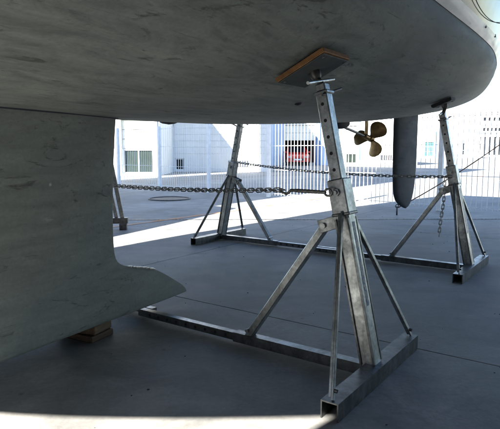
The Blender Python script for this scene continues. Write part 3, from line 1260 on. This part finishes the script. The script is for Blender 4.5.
a = collar_pt(1, -0.10, -0.05) + TX * 0.05
ch = thing('chain', 'loose chain end hanging down beside the right stand', 'chain', a, 0, 'chains joining the stands')
bm = chain_bm(lambda f: Vector((0.01 * math.sin(f * 5), 0.01 * f, -0.57 * f)) - AX * 0.05 * f, 0.57, 0.036, 0.0042, 0.0125)
obj('links', bm, M['chain'], ch, True, 50)

# tan rope running up to the right
t = thing('mooring_rope', 'thin tan rope slanting up to the right behind the right stand', 'rope', (2.72, 9.75, 0))
bm = bmesh.new()
p0, p1 = Vector((0.02, 0, 0.14)), Vector((2.6, -0.35, 2.02))
pts = [p0.lerp(p1, k / 20) - Vector((0, 0, 0.10 * 4 * (k / 20) * (1 - k / 20))) for k in range(21)]
tubepath(bm, pts, 0.011, 6)
obj('rope', bm, M['rope'], t, True)
bm = bmesh.new()
cyl(bm, (0, 0, -0.02), (0, 0, 0.17), 0.014, n=8)
tubepath(bm, [(0.03 * math.cos(2 * math.pi * k / 12), 0, 0.17 + 0.03 * math.sin(2 * math.pi * k / 12)) for k in range(12)], 0.008, 6, True)
obj('ground_pin', bm, M['steel_dark'], t, True)

# ------------------------------------------------------------------ fence
FD = Vector((0.737, -0.676, 0)).normalized()
F0 = Vector((-2.9, 16.6, 0))
FA = math.atan2(FD.y, FD.x)
PW = 2.23
fence = thing('white_bar_fence', 'long white steel bar fence running behind the boat', 'fence', F0, FA)
FH = 1.9
bm = bmesh.new()
bx(bm, -0.045, 0.045, -0.04, 0.04, 0.0, FH + 0.03, None, 0.004)
pme = obj('post', bm, M['white_paint'], fence)
pme.location = (0.12, 0, 0)
for k in range(-4, 7):
    if k == 0:
        continue
    o = pme.copy()
    COL.objects.link(o)
    o.location = (0.12 + k * PW, 0, 0)
bmb = bmesh.new()
bx(bmb, -0.005, 0.005, -0.004, 0.004, 0.06, FH, None)
bar_me = bpy.data.meshes.new('bar')
bmb.to_mesh(bar_me)
bmb.free()
bar_me.materials.append(M['white_paint'])
prail = None
for k in range(-4, 6):
    if prail is None:
        bm = bmesh.new()
        for z in (0.10, 0.70, 1.30, FH - 0.06):
            bx(bm, 0.045, PW - 0.045, 0.006, 0.016, z, z + 0.010)
        prail = obj('panel_rails', bm, M['white_paint'], fence)
        o = prail
    else:
        o = prail.copy()
        COL.objects.link(o)
    o.location = (0.12 + k * PW, 0, 0)
    for j in range(21):
        q = link('bar', bar_me, o)
        q.location = (0.115 + j * 0.1, 0, 0)

# ------------------------------------------------------------------ buildings
def facade(bm, x0, x1, z0, z1, holes, depth=0.25):
    """front at y=0 looking to -y, with reveals going back"""
    xs = sorted({x0, x1} | {h[0] for h in holes} | {h[1] for h in holes})
    zs = sorted({z0, z1} | {h[2] for h in holes} | {h[3] for h in holes})
    cache = {}

    def v(x, y, z):
        k = (round(x, 4), round(y, 4), round(z, 4))
        if k not in cache:
            cache[k] = bm.verts.new((x, y, z))
        return cache[k]
    for i in range(len(xs) - 1):
        for j in range(len(zs) - 1):
            cx, cz = (xs[i] + xs[i + 1]) / 2, (zs[j] + zs[j + 1]) / 2
            if any(h[0] < cx < h[1] and h[2] < cz < h[3] for h in holes):
                continue
            bm.faces.new((v(xs[i], 0, zs[j]), v(xs[i + 1], 0, zs[j]), v(xs[i + 1], 0, zs[j + 1]), v(xs[i], 0, zs[j + 1])))
    for h in holes:
        a, b, c, d = h
        for (p, q) in (((a, c), (b, c)), ((b, c), (b, d)), ((b, d), (a, d)), ((a, d), (a, c))):
            bm.faces.new([bm.verts.new(w_) for w_ in ((p[0], 0, p[1]), (q[0], 0, q[1]), (q[0], depth, q[1]), (p[0], depth, p[1]))])


def shell(bm, x0, x1, y1, z1, y0=0.0):
    """sides, back and roof behind a facade"""
    for quad in (((x0, y0, 0), (x0, y1, 0), (x0, y1, z1), (x0, y0, z1)),
                 ((x1, y0, 0), (x1, y1, 0), (x1, y1, z1), (x1, y0, z1)),
                 ((x0, y1, 0), (x1, y1, 0), (x1, y1, z1), (x0, y1, z1)),
                 ((x0, y0, z1), (x1, y0, z1), (x1, y1, z1), (x0, y1, z1))):
        bm.faces.new([bm.verts.new(p) for p in quad])


def window(parent, x0, x1, z0, z1, glass, nx=1, nz=1, depth=0.18, fr=0.06, frame_mat=None):
    wn_ = link('window', None, parent)
    bm = bmesh.new()
    fm = frame_mat or M['frame']
    bx(bm, x0, x0 + fr, depth - 0.05, depth, z0, z1)
    bx(bm, x1 - fr, x1, depth - 0.05, depth, z0, z1)
    bx(bm, x0 + fr, x1 - fr, depth - 0.05, depth, z0, z0 + fr)
    bx(bm, x0 + fr, x1 - fr, depth - 0.05, depth, z1 - fr, z1)
    for k in range(1, nx):
        c = x0 + (x1 - x0) * k / nx
        bx(bm, c - fr * 0.35, c + fr * 0.35, depth - 0.045, depth, z0 + fr, z1 - fr)
    for k in range(1, nz):
        c = z0 + (z1 - z0) * k / nz
        bx(bm, x0 + fr, x1 - fr, depth - 0.04, depth - 0.002, c - fr * 0.35, c + fr * 0.35)
    obj('frame', bm, fm, wn_)
    bm = bmesh.new()
    bx(bm, x0 + 0.01, x1 - 0.01, depth + 0.002, depth + 0.012, z0 + 0.01, z1 - 0.01)
    obj('pane', bm, glass, wn_)
    return wn_


def shutter(parent, x0, x1, z0, z1, depth=0.1, step=0.42):
    sh = link('roller_shutter', None, parent)
    z = z0
    k = 0
    while z < z1 - 0.02:
        bm = bmesh.new()
        bx(bm, x0 + 0.01, x1 - 0.01, depth, depth + 0.04, z, min(z + step - 0.02, z1), None, 0.008)
        obj('slat', bm, M['shutter'], sh)
        z += step


# --- left building: projecting block with a glazed bay
lb = thing('white_workshop', 'white workshop at the left with a half-shuttered green glazed bay', 'building', (0, 25.0, 0))
holes = [(-6.0, -4.52, 0.08, 2.62), (-9.2, -6.6, 0.08, 2.62)]
bm = bmesh.new()
facade(bm, -13.0, -4.22, 0, 5.1, holes)
shell(bm, -13.0, -4.22, 4.3, 5.1)
obj('wall', bm, M['white_wall'], lb)
for (a, b, c, d) in holes:
    window(lb, a, b, c, 1.26, M['green_glass'], 2, 1, 0.18, 0.08)
    shutter(lb, a, b, 1.28, d, 0.1, 0.44)
bm = bmesh.new()
bx(bm, -6.25, -4.3, -0.14, -0.003, 0.0, 0.10)
obj('sill', bm, M['frame'], lb)
bm = bmesh.new()
bx(bm, -6.22, -6.02, -0.10, -0.003, 0.101, 2.75)
obj('pilaster', bm, M['frame'], lb)
bm = bmesh.new()
bx(bm, -4.50, -4.32, -0.10, -0.003, 0.101, 2.75)
obj('pilaster', bm, M['frame'], lb)
bm = bmesh.new()
bx(bm, -13.1, -4.12, -0.12, 4.4, 5.1, 5.22)
obj('roof', bm, M['roof'], lb)

# recessed wing behind, with low window
lw = thing('white_recessed_wing', 'white blank wall set back right of the workshop, crossed by a slanting shadow', 'building', (-4.2, 29.5, 0))
holes = [(0.04, 0.56, 0.08, 0.74)]
bm = bmesh.new()
facade(bm, -0.9, 5.2, 0, 7.5, holes)
shell(bm, -0.9, 5.2, 8, 7.5)
obj('wall', bm, M['white_wall'], lw)
window(lw, 0.04, 0.56, 0.08, 0.74, M['green_glass'], 1, 1)
# courses of facing panels told apart by thin grooves
pm = None
for j in range(12):
    for i in range(2):
        if pm is None:
            bm = bmesh.new()
            bx(bm, 0.012, 2.588, -0.022, -0.003, 0.008, 0.342, None, 0.004)
            pm = obj('facing_panel', bm, M['white_wall'], lw)
            o = pm
        else:
            o = pm.copy()
            COL.objects.link(o)
        o.location = (i * 2.6, 0, 1.0 + j * 0.35)
gr = link('vent_grille', None, lw)
bm = bmesh.new()
bx(bm, 3.0, 4.1, -0.03, -0.003, 0.28, 0.62)
obj('frame', bm, M['dark'], gr)
for k in range(8):
    bm = bmesh.new()
    bx(bm, 3.06 + k * 0.13, 3.11 + k * 0.13, -0.06, -0.031, 0.30, 0.60)
    obj('slat', bm, M['frame'], gr)

# --- long garage building
gb = thing('garage_building', 'long pale garage building behind the fence with open and shuttered bays', 'building', (0, 42.0, 0))
sc = 42.0 / 530


def ux(u):
    return (u - 250) * sc


def vz(v):
    return 1.2 - (v - 150) * sc


bays = [(ux(238.5), ux(256.5), 0.05, 3.1), (ux(284.5), ux(314), 0.02, 3.15), (ux(341), ux(356.5), 0.05, 3.1)]
GX0, GX1, GH = -2.2, 13.2, 4.6
bm = bmesh.new()
facade(bm, GX0, GX1, 0, GH, bays, 0.3)
shell(bm, GX0, GX1, 9, GH)
obj('wall', bm, M['white_wall'], gb)
bm = bmesh.new()
bx(bm, GX0 - 0.1, GX1 + 0.1, -0.15, 9.1, GH, GH + 0.14)
obj('roof', bm, M['roof'], gb)
window(gb, bays[0][0], bays[0][1], 0.05, 1.25, M['green_glass'], 2, 2, 0.18, 0.07)
shutter(gb, bays[0][0], bays[0][1], 1.27, 3.1, 0.1, 0.6)
shutter(gb, bays[1][0], bays[1][1], 1.95, 3.15, 0.1, 0.6)
window(gb, bays[2][0], bays[2][1], 0.05, 0.95, M['green_glass'], 1, 1, 0.18, 0.07)
shutter(gb, bays[2][0], bays[2][1], 0.97, 3.1, 0.1, 0.7)
# interior of the open bay
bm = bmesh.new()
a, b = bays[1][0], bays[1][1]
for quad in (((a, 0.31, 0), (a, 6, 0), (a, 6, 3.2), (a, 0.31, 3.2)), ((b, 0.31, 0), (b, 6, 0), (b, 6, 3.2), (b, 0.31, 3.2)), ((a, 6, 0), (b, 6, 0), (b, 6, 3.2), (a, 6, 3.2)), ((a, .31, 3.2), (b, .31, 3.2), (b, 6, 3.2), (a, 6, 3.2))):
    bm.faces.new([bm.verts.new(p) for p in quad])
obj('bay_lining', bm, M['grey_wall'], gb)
for (u0, u1, mm) in ((315.2, 319.4, 'blue_trim'), (357.0, 358.6, 'blue_trim'), (256.9, 258.4, 'blue_trim')):
    bm = bmesh.new()
    bx(bm, ux(u0), ux(u1), -0.16, -0.003, 0, GH - 0.2, None, 0.01)
    obj('pillar', bm, M[mm], gb)
for (u0, u1) in ((319.8, 339), (359, 369.5), (259.5, 283)):  # thin panels coloured pale blue on the white wall
    bm = bmesh.new()
    bx(bm, ux(u0), ux(u1), -0.05, -0.003, 0, GH - 0.25, None, 0.008)
    obj('pale_blue_panel', bm, M['blue_wall'], gb)
gr = link('vent_grille', None, gb)
bm = bmesh.new()
bx(bm, ux(380), ux(395), -0.03, -0.003, vz(159.8), vz(155))
obj('frame', bm, M['dark'], gr)
for k in range(6):
    bm = bmesh.new()
    bx(bm, ux(382 + k * 2.2), ux(382.7 + k * 2.2), -0.07, -0.031, vz(159.5), vz(155.3))
    obj('slat', bm, M['frame'], gr)

for u in (262.0, 336.5, 399.0):
    dp = link('downpipe', None, gb)
    bm = bmesh.new()
    cyl(bm, (ux(u), -0.11, 0.12), (ux(u), -0.11, GH - 0.05), 0.05, n=12)
    obj('pipe', bm, M['grey_wall'], dp, True, 40)
    for z in (0.6, 1.7, 2.8):
        bm = bmesh.new()
        bx(bm, ux(u) - 0.07, ux(u) + 0.07, -0.165, -0.053, z, z + 0.05)
        obj('clip', bm, M['dark'], dp)
bm = bmesh.new()
bx(bm, GX0, GX1, -0.009, -0.003, 0.0, 0.22)
obj('base_strip', bm, M['grey_wall'], gb)

# red car nosing out of the bay
car = thing('red_car', 'red car parked nose out in the open garage bay', 'car', (ux(296.5), 40.6, 0))
prof = [(0.0, 0.30), (0.0, 0.72), (0.25, 0.86), (1.05, 0.98), (1.75, 1.42), (3.2, 1.46), (3.95, 1.05), (4.1, 0.95), (4.15, 0.35)]
bm = bmesh.new()
rows = []
for s, ins in ((-0.86, 0.06), (-0.80, 0.0), (0.80, 0.0), (0.86, 0.06)):
    rows.append([(s * (1.0 if z < 1.0 else 0.84), y + ins * 0.5, z - ins * (0.4 if z > 1.0 else 0.0)) for y, z in prof])
bm.free()
bm, V = loft(rows)
bm.faces.new(V[0])
bm.faces.new(V[-1])
obj('body', bm, M['red'], car)
bm = bmesh.new()
v = [bm.verts.new(p) for p in ((-0.68, 1.08, 1.02), (0.68, 1.08, 1.02), (0.60, 1.70, 1.41), (-0.60, 1.70, 1.41))]
bm.faces.new(v)
r_ = bmesh.ops.extrude_face_region(bm, geom=bm.faces[:])
bmesh.ops.translate(bm, verts=[g for g in r_['geom'] if isinstance(g, bmesh.types.BMVert)], vec=(0, -0.012, 0.014))
obj('windscreen', bm, M['glass'], car)
bm = bmesh.new()
bx(bm, -0.42, 0.42, -0.02, 0.03, 0.40, 0.56, None, 0.01)
obj('grille', bm, M['dark'], car)
for s in (-1, 1):
    bm = bmesh.new()
    bx(bm, s * 0.65 - 0.15, s * 0.65 + 0.15, -0.02, 0.05, 0.60, 0.73, None, 0.02)
    obj('headlight', bm, M['lamp'], car)
    for y in (0.8, 3.3):
        wh = link('wheel', None, car)
        bm = bmesh.new()
        cyl(bm, (s * 0.66, y, 0.31), (s * 0.87, y, 0.31), 0.31, n=24)
        obj('tyre', bm, M['tyre'], wh, True, 40)
        bm = bmesh.new()
        cyl(bm, (s * 0.865, y, 0.31), (s * 0.885, y, 0.31), 0.19, n=20)
        obj('rim', bm, M['galv'], wh, True, 40)
    bm = bmesh.new()
    bx(bm, s * 0.95 - 0.09, s * 0.95 + 0.09, 1.35, 1.47, 0.98, 1.10, None, 0.02)
    obj('wing_mirror', bm, M['red'], car)
bm = bmesh.new()
bx(bm, -0.26, 0.26, -0.035, -0.021, 0.42, 0.53, None, 0.004)
obj('number_plate', bm, M['frame'], car)

# --- far right building with doors and windows, and the terraced block beside it
fs = 78.0 / 530


def fx(u):
    return (u - 250) * fs


def fz(v):
    return 1.2 - (v - 150) * fs


fb = thing('far_white_building', 'far white building right of the rudder with teal window and narrow dark doors', 'building', (0, 78.0, 0))
fh = [(fx(423.5), fx(433), 0.25, fz(142)), (fx(451.5), fx(452.8), 0.05, fz(133)), (fx(461), fx(463.5), 0.05, fz(143)), (fx(465), fx(466.3), 0.05, fz(134)), (fx(404), fx(413), 0.3, 2.4)]
bm = bmesh.new()
facade(bm, fx(396), fx(478), 0, fz(112), fh, 0.3)
shell(bm, fx(396), fx(478), 12, fz(112))
obj('wall', bm, M['white_wall'], fb)
for k, h in enumerate(fh):
    window(fb, h[0], h[1], h[2], h[3], M['teal_glass'] if k == 0 else M['glass'], 3 if k in (0, 4) else 1, 3 if k == 0 else 2, 0.2, 0.07)
bm = bmesh.new()
bx(bm, fx(433.2), fx(435.2), -0.25, -0.003, 0, fz(132), None, 0.02)
obj('dark_pier', bm, M['blue_trim'], fb)
bm = bmesh.new()
bx(bm, fx(395), fx(479), -0.2, 12.2, fz(112), fz(112) + 0.25)
obj('roof', bm, M['roof'], fb)
bm = bmesh.new()
bx(bm, fx(436), fx(478), -0.9, -0.003, 0, 0.55, None, 0.02)
obj('base_strip', bm, M['blue_wall'], fb)  # pale blue strip along the foot of the wall

tb = thing('terraced_block', 'stepped white terraced block at the far right edge with dark windows', 'building', (0, 92.0, 0))
ts = 92.0 / 530


def tx(u):
    return (u - 250) * ts


def tz(v):
    return 1.2 - (v - 150) * ts


lv = [(474, 545, 160, 133, 0.0), (478, 540, 133, 124, 3.0), (482, 535, 124, 110, 6.0)]
for li, (u0, u1, v0, v1, yy) in enumerate(lv):
    hs = []
    u = u0 + 3.0
    while u < u1 - 4:
        if li == 0:
            hs.append((tx(u), tx(u + 2.2), tz(155), tz(137)))
        elif li == 1:
            hs.append((tx(u + 3), tx(u + 5.4), tz(132.5), tz(127.5)))
        else:
            hs.append((tx(u), tx(u + 2.6), tz(119.5), tz(116)))
        u += 4.9 if li == 0 else (3.9 if li == 1 else 5.2)
    st_ = link('storey', None, tb)
    st_.location = (0, yy, 0)
    bm = bmesh.new()
    z0 = max(0.0, tz(v0))
    facade(bm, tx(u0), tx(u1), z0, tz(v1), hs, 0.3)
    shell(bm, tx(u0), tx(u1), 14 - yy, tz(v1))
    bx(bm, tx(u0) - 0.2, tx(u1) + 0.2, -0.35, 14.2 - yy, tz(v1) + 0.003, tz(v1) + 0.25)
    obj('wall', bm, M['white_wall'], st_)
    for h in hs:
        bm = bmesh.new()
        bx(bm, h[0], h[1], 0.2, 0.22, h[2], h[3])
        obj('window', bm, M['glass'], st_)

# --- tall unseen block added at the left to cast shade across the yard
ab = thing('shade_block', 'tall plain unseen block added left of the boatyard to cast shade', 'building', (-6.6, 3.2, 0), BROT)
HH = 27.0
holes = []
for j in range(8):
    for i in range(2):
        holes.append((-4.4 + i * 2.4, -3.2 + i * 2.4, 1.2 + j * 3.2, 2.9 + j * 3.2))
bm = bmesh.new()
facade(bm, -5.0, 0.0, 0, HH, holes)
shell(bm, -5.0, 0.0, 9.5, HH)
obj('wall', bm, M['cream_wall'], ab)
for h in holes:
    bm = bmesh.new()
    bx(bm, h[0], h[1], 0.15, 0.17, h[2], h[3])
    obj('window', bm, M['glass'], ab)

# --- long unseen shed added behind the camera to block low skylight
bs_ = thing('sky_block_shed', 'long low unseen shed added behind the viewpoint to block skylight', 'building', bw(-18.5, 0), BROT - math.pi / 2)
bm = bmesh.new()
facade(bm, -20.0, 20.0, 0, 8.0, [(-16, -11, 0.02, 5), (-8, -3, 0.02, 5), (3, 8, 0.02, 5), (11, 16, 0.02, 5)])
shell(bm, -20.0, 20.0, -14, 8.0)
obj('wall', bm, M['grey_wall'], bs_)
for x in (-16, -8, 3, 11):
    bm = bmesh.new()
    bx(bm, x, x + 5, -0.2, -0.15, 0.02, 5)
    obj('door', bm, M['blue_trim'], bs_)

# grit and paint flakes lying about on the concrete
bm = bmesh.new()
rnd = random.Random(11)
for k in range(300):
    p = bw(rnd.uniform(-2.0, 7.0), rnd.uniform(-2.4, 4.0))
    r_ = rnd.choice((0.0015, 0.002, 0.002, 0.003, 0.0035, 0.0055))
    m = Matrix.Translation(p + Vector((0, 0, r_ * 0.35))) @ Matrix.Rotation(rnd.uniform(0, 6.28), 4, 'Z') @ Matrix.Rotation(rnd.uniform(-0.3, 0.3), 4, 'X')
    bx(bm, -r_, r_, -r_ * rnd.uniform(0.5, 1), r_, -r_ * 0.4, r_ * 0.4, m)
so = obj('grit', bm, M['joint'])
so['kind'] = 'stuff'
so['label'] = 'scattered dark grit and paint flakes on the shaded concrete'
so['category'] = 'grit'
